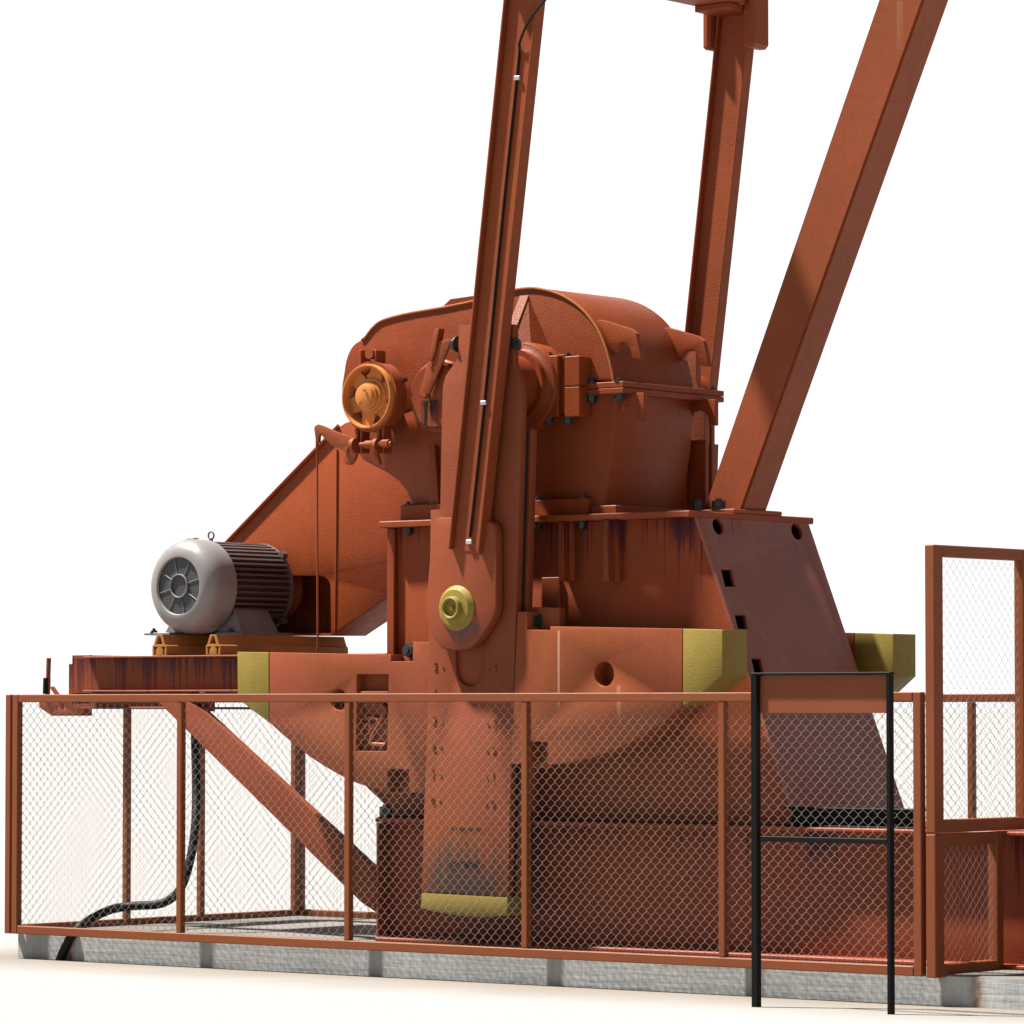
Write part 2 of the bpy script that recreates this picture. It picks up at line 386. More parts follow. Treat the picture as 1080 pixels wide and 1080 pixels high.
bm = bmesh.new(); box(bm, (TXL+.05, TY0+.06, BT+.05), (4.10, TY1-.06, TZ-.05), 0)
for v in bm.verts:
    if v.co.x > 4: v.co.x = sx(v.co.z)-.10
link('inner_shade_block', bm, 'void', ped)  # near-black filler block: paints the shade seen through the openings
# top plate and rims
boxes('top_plate', [((TXL-.02, TY0-.075, TZ), (4.225, TY1+.045, TZ+.035))], 'tower', ped, .005)
bm = bmesh.new()
for px in (589, 636):
    p = at(px, 550, Y=.61); q = at(px, 613, Y=.61)
    bm = bmesh.new(); prism(bm, [(p.x, TY0-.002, q.z), (p.x, .612, q.z), (p.x+.035, .612, q.z), (p.x+.035, .655, q.z), (p.x+.07, .655, q.z), (p.x+.07, TY0-.002, q.z)], [(p.x, TY0-.002, TZ-.001), (p.x, .612, TZ-.001), (p.x+.035, .612, TZ-.001), (p.x+.035, .655, TZ-.001), (p.x+.07, .655, TZ-.001), (p.x+.07, TY0-.002, TZ-.001)])
    link('rib', bm, 'tower', ped)
p = at(412, 552, Y=.64)
boxes('left_edge_rib', [((TXL-.002, .66, at(412, 692, Y=.645).z), (TXL+.05, TY0-.002, TZ-.001))], 'tower', ped)
p0, p1 = at(571, 609, Y=.668), at(590, 662, Y=.668)
boxes('raised_rectangle', [((p0.x, .668, p1.z), (p1.x, TY0-.002, p0.z))], 'rail' if 0 else 'red', ped)  # thin raised red rectangle on the front plate
for px in (430, 567, 613): bolt((at(px, 556, Y=.665).x, .672, TZ-.002), (0, 0, -1), ped, .022, .03)
FT = TZ+.035
# ------------------------------------------------------------------ gear reducer
gear = thing('gear_reducer', 'big rounded red gear reducer housing on top of the pedestal', 'gearbox', (3.2, 1.2, FT))
GY = .76
top = [(374, 440), (364, 428), (360, 412), (362, 395), (365, 378), (372, 364), (384, 356), (389, 350), (394, 344), (404, 337), (430, 330), (470, 323), (505, 315.5), (530, 308), (548, 304), (566, 303.5), (588, 309), (606, 319), (620, 332), (632, 350), (640, 370), (645, 390), (647, 402)]
top = smoothpx(top, 4)
cover = top+[(600, 402), (520, 408), (440, 430), (400, 445)]
CD = .70
plate('upper_cover', cover, GY, CD, 'gear', gear, bev=.012)
bm = bmesh.new(); tube(bm, spline([at(a, b+.8, Y=GY-.001) for a, b in top[23:]], 2), .0075, 8)
link('weld_bead', bm, 'weld', gear)
low = [(376, 438), (374, 472), (382, 485), (395, 492), (408, 499), (420, 508), (428, 518), (434, 532), (437, 547), (520, 548), (636, 541), (638, 527), (646, 470), (651, 414), (600, 408), (500, 412), (420, 430)]
plate('lower_case', low, GY+.004, CD-.02, 'gear', gear, bev=.014)
fz0, fz1 = at(655, 414.5, Y=.72).z, at(655, 402, Y=.72).z
xr = at(657, 408, Y=.72).x; xl = at(604, 408, Y=.72).x
fm = (fz0+fz1)/2
fL = plate_prism('case_flange', [(xl, .722), (xr, .722), (xr, 1.60), (xr-.30, 1.60), (xr-.30, GY+.03), (xl, GY+.03)], fz0, fm-.0012, 'gear', gear)
fU = plate_prism('case_flange', [(xl, .722), (xr, .722), (xr, 1.60), (xr-.30, 1.60), (xr-.30, GY+.03), (xl, GY+.03)], fm+.0012, fz1, 'gear', gear)
for px, X in ((624, None), (653, None)):
    p = at(px, 405, Y=.742)
    bolt((p.x, .745, fz1), (0, 0, 1), fU, .022, .012); bolt((p.x, .745, fz0), (0, 0, -1), fL, .026, .032)
bolt((xr-.04, 1.55, fz1), (0, 0, 1), fU, .022, .012); bolt((xr-.04, 1.55, fz0), (0, 0, -1), fL, .026, .05)
# foot flange of the case
z0 = FT+.002; z1 = at(600, 526, Y=.70).z
xa, xb = at(422, 536, Y=.70).x, at(475, 536, Y=.70).x
boxes('foot_flange', [((xa, .70, z0), (at(619, 536, Y=.70).x, GY+.003, z1)), ((at(619, 536, Y=.70).x+.002, .73, z0), (at(650, 540, Y=.73).x, 1.5, z0+.045))], 'gear', gear, .004)
for px in (429, 567, 613): bolt((at(px, 528, Y=.715).x, .728, z1), (0, 0, 1), gear, .022, .010)
# lifting hooks
H = lambda L: [(520+a/3.857, 280+b/3.857) for a, b in L]
hk = H([(395, 230), (432, 220), (470, 230), (555, 256), (580, 276), (592, 330), (602, 382), (567, 378), (558, 340), (548, 322), (532, 315), (514, 320), (502, 335), (494, 356), (440, 330)])
for dy in (.0, .585):
    w = [(q.x, q.z) for q in (at(a, b, Y=.80) for a, b in hk)]
    plate_w('lifting_hook', w, .80+dy, .035, 'gear', gear)
lh = [(640, 415), (679, 414), (679, 442), (672, 443), (671, 432), (664, 426), (656, 428), (651, 440), (640, 442)]
for dy in (.0, .62):
    w = [(q.x, q.z) for q in (at(a, b, Y=.80) for a, b in lh)]
    plate_w('lower_hook', w, .80+dy, .03, 'gear', gear)
# ribs at the far right of the case
boxes('back_rib', [((xr-.19, 1.50, FT+.01), (xr-.05, 1.53, fz0-.2)), ((xr-.08, 1.57, FT+.01), (xr-.06, 1.60, fz0-.02)), ((xr-.5, 1.462, FT+.01), (xr-.16, 1.49, fz0-.01))], 'gear', gear)
# bearing housing on the slow shaft, with its bolted blocks and triangular gusset
SHX, SHZ = 3.105, at(512, 404, Y=.346).z
bm = bmesh.new(); lathe(bm, (SHX, GY+.02, SHZ), (0, -1, 0), [(0, 0), (0, .235), (.12, .235), (.135, .225), (.14, .205), (.15, .19), (.19, .19), (.19, 0)], 56)
link('bearing_housing', bm, 'gear', gear)
for xx0, xx1, px in ((568, 588, 578), (595, 611, 598)):
    a1, a2 = at(xx0, 376, Y=.66), at(xx1, 439, Y=.66)
    lo_ = boxes('bearing_block', [((a1.x, .66, a2.z), (a2.x, GY-.002, (a1.z+a2.z)/2-.0015))], 'gear', gear)
    up_ = boxes('bearing_block', [((a1.x, .66, (a1.z+a2.z)/2+.0015), (a2.x, GY-.002, a1.z))], 'gear', gear)
    xb_ = at(px, 376, Y=.68).x
    bolt((xb_, .69, a1.z), (0, 0, 1), up_, .022, .010); bolt((xb_, .69, a2.z), (0, 0, -1), lo_, .026, .032)
a1, a2 = at(588, 374, Y=.70), at(595, 436, Y=.70)
boxes('bearing_web', [((a1.x, .70, a2.z), (a2.x, GY-.002, a1.z))], 'gear', gear, .002)
bm = bmesh.new()
ap = at(557, 311, Y=GY)
prism(bm, [(ap.x-.055, GY, ap.z), (ap.x-.055, GY, SHZ+.2), (ap.x-.055, GY-.17, SHZ+.2)], [(ap.x+.004, GY, ap.z), (ap.x+.004, GY, SHZ+.2), (ap.x+.004, GY-.17, SHZ+.2)])
link('gusset', bm, 'gear', gear, 5); bm = bmesh.new()
prism(bm, [(ap.x+.0, GY, ap.z-.01), (ap.x+.0, GY, SHZ+.2), (ap.x+.0, GY-.16, SHZ+.2)], [(ap.x+.001, GY-.001, ap.z-.01), (ap.x+.18, GY, SHZ+.14), (ap.x+.1, GY-.10, SHZ+.2)])
link('gusset', bm, 'gear', gear, 5)
# intermediate shaft cover, greasy below
p = at(458, 417, Y=.69)
bm = bmesh.new(); lathe(bm, (p.x, GY, p.z), (0, -1, 0), [(0, .195), (.03, .195), (.04, .185), (.04, .172), (.065, .172), (.072, .165), (.072, 0)], 48)
link('shaft_cover', bm, 'cap', gear)
for px, py in ((455, 380), (428, 400), (492, 395)): bolt(at(px, py, Y=.688), (0, -1, 0), gear, .011, .01)
# inspection lid on the roof
p = at(466, 325, Y=GY+.1); q = at(520, 311, Y=GY+.1)
bm = bmesh.new(); prism(bm, [(p.x-.05, .86, p.z-.03), (p.x+.06, .86, p.z+.045), (q.x, .86, q.z+.01), (q.x, .86, q.z-.1)], [(p.x-.05, 1.38, p.z-.03), (p.x+.06, 1.38, p.z+.045), (q.x, 1.38, q.z+.01), (q.x, 1.38, q.z-.1)])
link('inspection_lid', bm, 'gear', gear, 20)
# case wall strip beside the crank
plate('case_rib', [(452, 470), (458, 470), (464, 548), (452, 548)], GY-.03, .03, 'gear', gear)

# brake lever link on the case
lk = thing('brake_link', 'red flat lever with an upright tab in front of the gearbox', 'lever', at(456, 400, Y=.66))
plate('lever_plate', [(442, 414), (446, 400), (450, 385), (462, 364), (460, 361), (466, 359), (472, 357), (475, 360), (471, 372), (462, 394), (453, 414), (448, 421), (444, 419)], .655, .014, 'red', lk)
plate('upright_tab', [(452, 378), (458, 347), (463, 346.5), (459, 370), (456, 381)], .645, .05, 'red', lk)
for a, b in ((447, 416), (454, 385)):
    bm = bmesh.new(); cyl(bm, at(a, b, Y=.648), at(a, b, Y=.648)+Vector((0, .05, 0)), .012, seg=14); link('pivot_pin', bm, 'red', lk)

# ------------------------------------------------------------------ brake wheel
BY = .575
bc = at(386.5, 418, Y=BY)
bw = thing('drum_brake', 'round brake wheel with spoked orange face and red band beside the gearbox', 'brake', bc)
bm = bmesh.new(); lathe(bm, bc, (0, 1, 0), [(.10, .160), (.0, .161), (-.006, .164), (-.006, .171), (.0, .174), (.11, .174), (.11, .156)], 64); link('rim', bm, 'wheel', bw)
spk = bmesh.new()
lathe(spk, bc+Vector((0, .035, 0)), (0, 1, 0), [(0, 0), (0, .098), (.02, .106), (.045, .106), (.045, 0)], 40)
for k in range(6):
    a = 2*PI*k/6+.3
    u = Vector((math.cos(a), 0, math.sin(a))); w = Vector((-u.z, 0, u.x))
    prism(spk, [bc+u*.07+w*.045+Vector((0, .045, 0)), bc+u*.160+w*.042+Vector((0, .045, 0)), bc+u*.160-w*.042+Vector((0, .045, 0)), bc+u*.07-w*.045+Vector((0, .045, 0))],
          [bc+u*.07+w*.045+Vector((0, .07, 0)), bc+u*.160+w*.042+Vector((0, .07, 0)), bc+u*.160-w*.042+Vector((0, .07, 0)), bc+u*.07-w*.045+Vector((0, .07, 0))])
link('spoked_disc', spk, 'wheel', bw)
bm = bmesh.new(); lathe(bm, bc+Vector((0, .04, 0)), (0, -1, 0), [(0, .082), (.02, .080), (.022, .070), (.045, .070), (.048, .062), (.062, .060), (.066, .052), (.066, 0)], 40)
for dx, dz in ((-.02, -.035), (.015, .03)): cyl(bm, bc+Vector((dx, -.03, dz)), bc+Vector((dx, -.045, dz)), .008, seg=10)
link('hub', bm, 'wheel', bw)
bm = bmesh.new(); lathe(bm, bc+Vector((0, .025, 0)), (0, 1, 0), [(0, .176), (0, .190), (.085, .190), (.085, .176), (0, .176)], 64); link('brake_band', bm, 'redsmooth', bw)
bm = bmesh.new(); cyl(bm, bc+Vector((0, .07, 0)), (bc.x, GY, bc.z), .055, seg=24); link('shaft', bm, 'bolt', bw)
for px in (381, 397):      # top lugs of the band
    p = at(px, 373, Y=BY+.04); boxes('band_lug', [((p.x-.007, BY+.03, bc.z+.17), (p.x+.007, BY+.11, p.z+.02))], 'redsmooth', bw, .003)
p = at(389, 373, Y=BY+.02); bm = bmesh.new(); cyl(bm, p, p+Vector((0, .05, 0)), .028, seg=20); link('band_pin', bm, 'redsmooth', bw)
for px, w in ((374, .010), (397, .010), (379, .008), (402, .008)):
    q = at(px, 478, Y=BY+.02); boxes('clevis', [((q.x-w, BY+.03, q.z), (q.x+w, BY+.10, bc.z-.165))], 'redsmooth', bw)
for px in (374, 398):
    p = at(px, 470, Y=BY+.015); bm = bmesh.new(); cyl(bm, p-Vector((.012, 0, 0)), p+Vector((.012, 0, 0)), .04, seg=20); link('clevis_eye', bm, 'redsmooth', bw)
bm = bmesh.new(); p = at(380, 469, Y=BY+.012); q = at(413, 468, Y=BY+.012); cyl(bm, p, q, .013, seg=14)
p = at(403, 468, Y=BY+.012); cyl(bm, p, p+Vector((.05, 0, 0)), .022, seg=6); p = at(386, 469, Y=BY+.012); cyl(bm, p, p+Vector((.05, 0, 0)), .022, seg=14)
link('clevis_bolt', bm, 'red', bw)
plate('band_tail', [(393, 478), (397, 476), (401, 489), (399, 491)], BY+.05, .02, 'redsmooth', bw)
# cable lever + cable
bl = thing('brake_cable_lever', 'small red hooked lever plate below the brake wheel', 'lever', at(350, 470, Y=BY+.03))
plate('hooked_plate', [(331, 452), (332, 449), (335, 447.5), (340, 449), (356, 456), (371, 461), (376, 466), (377, 474), (374, 485), (370, 490), (365, 490), (362, 486), (364, 478), (360, 474), (350, 470), (342, 463), (338, 458), (336.5, 460), (336, 467), (333, 467)], BY+.03, .02, 'redsmooth', bl)
bm = bmesh.new(); p = at(366, 474, Y=BY+.03); cyl(bm, p, p-Vector((0, .015, 0)), .016, seg=16); link('pivot_pin', bm, 'redsmooth', bl)
bm = bmesh.new(); p = at(334.5, 464, Y=BY+.04); q = at(335, 690, Y=BY+.04); tube(bm, [p, q], .0055, 8); cyl(bm, p, p-Vector((0, 0, .05)), .009, seg=8)
tag(link('brake_cable', bm, 'red'), 'thin straight red wire hanging from the hooked lever down to the motor frame', 'cable')

# ------------------------------------------------------------------ belt guard
GG = 1.43
bg = thing('belt_guard', 'large flat triangular red belt guard behind the motor', 'guard', at(340, 600, Y=GG))
gout = [(240, 572.5), (357, 450.5), (364, 446), (374, 443), (400, 445), (470, 470), (480, 580), (412, 627.5), (349, 670), (348.3, 618), (346.5, 612), (342, 608.5), (336, 607.5), (292, 607.5), (290, 650), (240, 645)]
plate('front_plate', gout, GG, .016, 'guard', bg, bev=.004)
bout = [(240, 572.5), (357, 450.5), (364, 446), (374, 443), (400, 445), (470, 470), (480, 580), (412, 627.5), (349, 670), (262, 670), (240, 645)]
plate('back_plate', bout, GG+.285, .016, 'guard', bg, bev=.004, ref=GG)
bm = bmesh.new(); L = [at(a, b, Y=GG) for a, b in bout]; L = L[6:]+L[:7]
for p, q in zip(L, L[1:]):
    d = (q-p).normalized(); n_ = Vector((d.z, 0, -d.x))*.012
    if (p-q).length < .02: continue
    prism(bm, [Vector((w.x, GG+.017, w.z)) for w in (p, q, q+n_, p+n_)], [Vector((w.x, GG+.284, w.z)) for w in (p, q, q+n_, p+n_)])
link('rim', bm, 'guard', bg)
bm = bmesh.new(); tube(bm, [at(355.5, 474, Y=GG-.001), at(355, 560, Y=GG-.001), at(353.5, 664, Y=GG-.001)], .007, 6); link('weld_seam', bm, 'guard', bg)
bm = bmesh.new(); tube(bm, [at(238, 573, Y=GG-.006), at(357, 449, Y=GG-.006)], .012, 6); link('top_rim', bm, 'guard', bg)

# ------------------------------------------------------------------ motor frame
MZ = at(165, 691.5, Y=.65).z
mf = thing('motor_stand', 'red cantilever channel frame with a diagonal strut carrying the motor', 'frame', (1.0, 1.0, 1.48))
bx0, bx1 = at(87, 700, Y=.65).x, TXL
bz0, bz1 = at(87, 728, Y=.65).z, MZ
bm = bmesh.new(); box(bm, (bx0, .70, bz0), (bx1, .712, bz1-.012), .002); box(bm, (bx0, .65, bz1-.012), (bx1, .76, bz1), .003); box(bm, (bx0, .65, bz0-.012), (bx1, .76, bz0), .003)
link('front_channel', bm, 'beam', mf)
bm = bmesh.new(); box(bm, (bx0, 1.70, bz0), (bx1, 1.712, bz1-.012), .002); box(bm, (bx0, 1.66, bz1-.012), (bx1, 1.76, bz1), .003); box(bm, (bx0, 1.66, bz0-.012), (bx1, 1.76, bz0), .003)
link('rear_channel', bm, 'beam', mf)
bm = bmesh.new(); e0, e1 = at(76, 691, Y=.72), at(87, 746, Y=.72)
box(bm, (e0.x, .72, e1.z), (e0.x+.012, 1.75, e0.z), .002); box(bm, (e0.x, .72, e1.z), (bx0+.05, .735, bz0-.014), .002); box(bm, (e0.x+.013, .735, e0.z-.03), (bx0-.002, 1.75, e0.z-.002), .002); box(bm, (e0.x+.013, .72, e1.z+.02), (bx0-.003, .734, e0.z), .002)
link('end_channel', bm, 'beam', mf)
boxes('underside_plate', [((at(155, 733, Y=.67).x, .67, bz0-.03), (at(198, 733, Y=.67).x, 1.5, bz0-.013)), ((at(206, 733, Y=.72).x, .74, bz0-.12), (at(217, 733, Y=.72).x, .80, bz0-.013))], 'beam', mf)
# diagonal strut: a channel
def strut(Y, name):
    A = [(161, 735), (190, 735), (215, 750), (396, 917), (396, 962), (381, 952)]
    plate(name, A, Y, .05, 'beam', mf)
strut(.66, 'diagonal_strut')
s2 = [(q.x, q.z) for q in (at(a, b, Y=.66) for a, b in [(161, 735), (190, 735), (215, 750), (396, 917), (396, 962), (381, 952)])]
plate_w('diagonal_strut', s2, 1.66, .05, 'beam', mf)
# motor rails
def rail(px, label):
    p = at(px, 690, Y=.652)
    r = thing('motor_rail', label, 'rail', (p.x, .652, MZ), 'orange slide rails under the motor')
    zt = at(px, 669.5, Y=.652).z; h = zt-MZ; x0 = p.x
    w = .110
    out = [(0, 0), (w, 0), (w, .46*h), (.90*w, .52*h), (.70*w, h), (.29*w, h), (.09*w, .52*h), (0, .46*h)]
    tri = [(.28*w, .54*h), (.70*w, .54*h), (.56*w, .90*h), (.43*w, .90*h)]
    s1 = [(.14*w, .03*h), (.26*w, .03*h), (.26*w, .26*h), (.38*w, .40*h), (.06*w+.03*w, .40*h), (.14*w, .28*h)]
    s2 = [(w-a, b) for a, b in s1][::-1]
    tr = lambda L: [(x0+a, MZ+.001+b) for a, b in L]
    plate_w('profile', tr(out), .652, 1.07, 'rail', r, [tr(tri), tr(s1), tr(s2)], bev=.002)
    return zt
RZ = rail(160.5, 'orange A-profile slide rail under the outer left edge of the motor')
rail(217, 'orange A-profile slide rail under the inner right foot of the motor')

# ------------------------------------------------------------------ motor
mc = at(187, 617, Y=.70); R = .266
MX, MZc = mc.x+.004, RZ+.012+R-.006
mo = thing('electric_motor', 'grey electric motor with ribbed brown body and round fan grille', 'motor', (MX, 1.0, RZ))
bm = bmesh.new(); c = (MX, .70, MZc)
lathe(bm, c, (0, 1, 0), [(.012, .158), (.0, .164), (.0, .178), (.008, .205), (.024, .230), (.050, .251), (.080, .262), (.115, R), (.20, R), (.20, .245)], 64)
link('fan_cover', bm, 'motorcase', mo)
bm = bmesh.new(); lathe(bm, c, (0, 1, 0), [(.016, 0), (.016, .168), (.03, .168), (.03, 0)], 48); gr = link('grille', bm, 'grille', mo)
gr_off = gr
bm = bmesh.new(); lathe(bm, c, (0, 1, 0), [(.004, .060), (.002, .064), (.004, .068), (.016, .068), (.016, .060), (.004, .060)], 40)
for k in range(8):
    a = 2*PI*k/8+.25; u = Vector((math.cos(a), 0, math.sin(a)))
    tube(bm, [Vector(c)+Vector((0, .012, 0))+u*.066, Vector(c)+Vector((0, .012, 0))+u*.164], .0025, 6)
link('grille_spokes', bm, 'foot', mo)
bm = bmesh.new(); nf = 48; prof = []
for k in range(nf):
    a = 2*PI*k/nf; da = 2*PI/nf
    big = .257 if not (3.9 < a < 5.5) else .235
    for o_, r_ in ((-.22, .222), (-.18, big), (.18, big), (.22, .222)):
        prof.append((a+o_*da*1.0, r_))
y0, y1 = .90, 1.36
A = [bm.verts.new((MX+r*math.cos(a), y0, MZc+r*math.sin(a))) for a, r in prof]; B = [bm.verts.new((MX+r*math.cos(a), y1, MZc+r*math.sin(a))) for a, r in prof]
bm.faces.new(A); bm.faces.new(B[::-1])
for i in range(len(A)): bm.faces.new((A[i], B[i], B[(i+1) % len(A)], A[(i+1) % len(A)]))
link('finned_body', bm, 'motorbody', mo, 25)
bm = bmesh.new(); lathe(bm, (MX, 1.36, MZc), (0, 1, 0), [(0, 0), (0, .254), (.02, .258), (.03, .225), (.045, .15), (.05, .07), (.05, 0)], 48)
for k in range(4):
    a = PI/4+k*PI/2; q = Vector((MX+.262*math.cos(a), 1.37, MZc+.262*math.sin(a))); cyl(bm, q-Vector((0, .02, 0)), q+Vector((0, .02, 0)), .02, seg=10)
link('end_shield', bm, 'motorbody', mo)
bm = bmesh.new(); cyl(bm, (MX, 1.385, MZc), (MX, 1.70, MZc), .03, seg=20); link('shaft', bm, 'bolt', mo)
bm = bmesh.new(); lathe(bm, (MX, 1.455, MZc), (0, 1, 0), [(0, 0), (0, .06), (.03, .07), (.03, .14), (0, .145), (0, .165), (.012, .172), (.03, .15), (.05, .172), (.07, .15), (.09, .172), (.12, .165), (.12, 0)], 48)
link('belt_pulley', bm, 'guard', mo)
def footing(y0, y1, xa, xb):
    bm = bmesh.new(); box(bm, (MX+xa, y0, RZ), (MX+xb, y1, RZ+.014), .003); return bm
bm = footing(.90, 1.34, .10, .30)
prism(bm, [(MX+.27, .93, RZ+.014), (MX+.10, .93, RZ+.014), (MX+.10, .93, MZc-.15), (MX+.215, .93, MZc-.12)], [(MX+.27, 1.24, RZ+.014), (MX+.10, 1.24, RZ+.014), (MX+.10, 1.20, MZc-.15), (MX+.215, 1.20, MZc-.12)])
link('foot', bm, 'foot', mo, 20); bm = footing(.74, 1.34, -.30, -.10)
prism(bm, [(MX-.10, .86, RZ+.014), (MX-.25, .86, RZ+.014), (MX-.17, .86, MZc-.15), (MX-.10, .86, MZc-.15)], [(MX-.10, 1.24, RZ+.014), (MX-.25, 1.24, RZ+.014), (MX-.17, 1.24, MZc-.15), (MX-.10, 1.24, MZc-.15)])
link('foot', bm, 'foot', mo, 20)
bolt((MX-.24, .76, RZ+.014), (0, 0, 1), mo, .018, .014); bolt((MX+.20, .915, RZ+.014), (0, 0, 1), mo, .014, .012)
bm = bmesh.new(); q = Vector((MX, .97, MZc+.262)); cyl(bm, q-Vector((0, 0, .02)), q+Vector((0, 0, .012)), .012, seg=12)
tube(bm, [q+Vector((.021*math.cos(a), 0, .028+.021*math.sin(a))) for a in [2*PI*i/20 for i in range(21)]], (.0055), 8, False)
link('lifting_eye', bm, 'foot', mo)
boxes('cable_knob', [((MX-.035, .80, MZc+R-.006), (MX+.03, .84, MZc+R+.006))], 'motorcase', mo)

# ------------------------------------------------------------------ crank arms and counterweights
CY = .346
def crank(label):
    r = thing('crank_arm', label, 'crank', (SHX, CY, SHZ), 'crank arms on the slow shaft')
    up = [(484, 343.5), (541, 342), (541.5, 384), (545, 394), (549, 404), (550, 420), (549, 452), (545.5, 600), (538.5, 870), (536.5, 940), (454+90*.0+0, 0)]
    o = [(484, 343.5), (541, 342), (541.5, 384), (545, 394), (549, 404), (550, 420), (549.5, 452), (545.5, 600), (537.5, 870), (535.4, 946), (444.6, 941), (447, 860), (452, 690), (454, 538), (464, 537.5), (466, 430), (467, 406), (470, 396), (477, 386), (482.5, 378)]
    slot = smoothpx([(481, 640), (480.5, 700), (483, 715), (489, 722), (496, 724), (503, 721), (508.5, 712), (511, 700), (513, 640)], 3)
    plate('web', o, CY, .045, 'crank', r, [slot], bev=.004)
    plate('slot_floor', [(476, 640), (476, 726), (515, 726), (516, 640)], CY+.02, .02, 'crank', r)
    plate('rear_flange', [(549.5, 452), (545.5, 600), (537.5, 870), (535.4, 946), (444.6, 941), (447, 860), (452, 690), (454, 538), (464, 537.5), (466, 452)], CY+.085, .05, 'crank', r, bev=.004, ref=CY)
    ins_ = [(490, 350), (536, 350), (536, 390), (540, 452), (536, 600), (528, 870), (526, 940), (453, 936), (456, 860), (461, 690), (463, 545), (473, 540), (474, 420), (490, 385)]
    ins = [(470, 452), (547.3, 452), (543.3, 600), (535.3, 870), (533, 940), (453, 936), (456, 860), (461, 690), (463, 545)]
    plate('slot_shade_core', ins, CY+.046, .038, 'void', r, ref=CY)  # shade of the crank's side slot is put into this black colour
    plate('yellow_toe', [(535.4, 946.6), (444.6, 941.6), (443.5, 958), (460, 962), (485, 966), (510, 967.5), (534.5, 966)], CY, .135, 'yellow', r)
    bm = bmesh.new(); lathe(bm, (SHX, CY+.046, SHZ), (0, 1, 0), [(0, 0), (0, .16), (.20, .16), (.20, 0)], 40); link('hub', bm, 'gear', r)
    # the counterweight position scale, 5 down to 0 on both edges
    for name, x0, xs, fmt in (('scale_numerals', 457.5, -.4, '%d -'), ('scale_numerals', 514.5, -.35, '- %d')):
        for k in range(6):
            py = 706+28.2*k+(3 if fmt[0] == '-' else 0)
            for piece in (0, 1):
                txt = fmt % (5-k); isd = txt.split(' ')[piece] == '-'
                cu = bpy.data.curves.new('numeral', 'FONT'); cu.body = txt.split(' ')[piece]; cu.size = .052; cu.extrude = .004
                to = bpy.data.objects.new('numeral', cu); col.objects.link(to)
                dg = bpy.context.evaluated_depsgraph_get(); dg.update(); me = bpy.data.meshes.new_from_object(to.evaluated_get(dg))
                p = at(x0+xs*28.2*k/18, py, Y=CY); dx = (.055 if fmt[0] != '-' else .04)*piece
                for v in me.vertices: v.co = (p.x+dx+v.co.x, CY-.002-v.co.z, p.z+v.co.y)
                bpy.data.objects.remove(to); bpy.data.curves.remove(cu)
                link('scale_dash' if isd else 'scale_numeral', me, 'crankmark', r, 20)
    return r
M['crankmark'] = paint('raised_numerals', (.40, .13, .05), bump=.1)
ck = crank('near red crank arm hanging in front of the gearbox with yellow toe')
dup(ck, (0, 1.575, 0), 'far red crank arm on the back side of the gearbox')
for px, sgn in ((483, -1), (541, 1)):      # clamp bolts of the near crank
    p = at(px, 363, Y=CY+.02); bolt(p, (sgn, 0, 0), ck, .034, .03)

WT = .21
def weight(name_label, outline, yel, extra):
    r = thing('counterweight', name_label, 'counterweight', at(*outline[0], Y=CY), 'counterweights bolted to the crank arms')
    return r
# right weight
rw = thing('counterweight', 'near half-moon counterweight right of the crank, orange with yellow tip', 'counterweight', at(640, 700, Y=CY), 'counterweights bolted to the crank arms')
body = [(545.5, 645), (555.5, 645), (555.5, 664), (580, 664.5), (580, 660.5), (719.4, 663), (719.4, 745)]+smoothpx([(719.4, 745), (700, 761), (670, 781), (640, 794.5), (610, 803), (590, 806)], 4)[1:]+[(577, 807), (577, 783), (558.5, 782), (558.5, 806), (538.5, 806)]
hole = circpx(637, 711, 13, 32)
plate('body', body, CY, WT, 'weight', rw, [hole], bev=.006, smooth=40)
q = at(637, 711, Y=CY); bm = bmesh.new(); cyl(bm, (q.x, CY+.10, q.z), (q.x, CY+.12, q.z), .075, seg=24); link('hole_back', bm, 'weight', rw)
plate('yellow_tip', [(720, 663), (762, 664.2), (762, 711.5), (744, 729), (720, 744.6)], CY, WT, 'yellow', rw, bev=.005)
pd = at(573, 655, Y=CY+.09); pd2 = at(565, 795, Y=CY+.09)
plate('clamp_pocket', [(555.5, 640), (590, 641), (590, 668), (555.5, 668)], CY+.10, .05, 'weight', rw)
bolt((pd.x-.06, CY+.10, pd.z+.0), (0, -1, 0), rw, .04, .05); 
plate('clamp_pocket', [(556, 778), (580, 778), (580, 810), (556, 810)], CY+.10, .05, 'weight', rw)
bolt((pd2.x-.055, CY+.10, pd2.z), (0, -1, 0), rw, .04, .05)
dup(rw, (0, 1.5, 0), 'far counterweight with yellow tip seen behind the sloping pedestal side')
# left weight
lw = thing('counterweight', 'near half-moon counterweight left of the crank, orange with yellow tip and cast emblem', 'counterweight', at(360, 740, Y=CY), 'counterweights bolted to the crank arms')
body = [(284, 688), (412, 690.5), (412, 697.5), (435, 697.5), (435, 677), (453, 677.3), (447.5, 836), (431, 836), (431, 812), (409, 811.5), (409, 836)]+smoothpx([(400, 833), (371, 824), (340, 807), (313, 788), (284, 762.5)], 4)
hole = circpx(357, 738, 11, 28)
pocket = [(376.5, 711.5), (409.5, 711.5), (408, 792.5), (375, 792)]
plate('body', body, CY, WT, 'weight', lw, [hole, pocket], bev=.006, smooth=40)
plate('pocket_floor', [(372, 705), (413, 705), (413, 800), (372, 800)], CY+.055, .03, 'weight', lw)
q = at(357, 738, Y=CY); bm = bmesh.new(); cyl(bm, (q.x, CY+.10, q.z), (q.x, CY+.12, q.z), .07, seg=24); link('hole_back', bm, 'weight', lw)
EY = CY+.045
plate('pocket_bar', [(376.8, 729), (409.2, 729), (409, 741), (376.5, 741)], CY+.012, .045, 'weight', lw)
bm = bmesh.new()
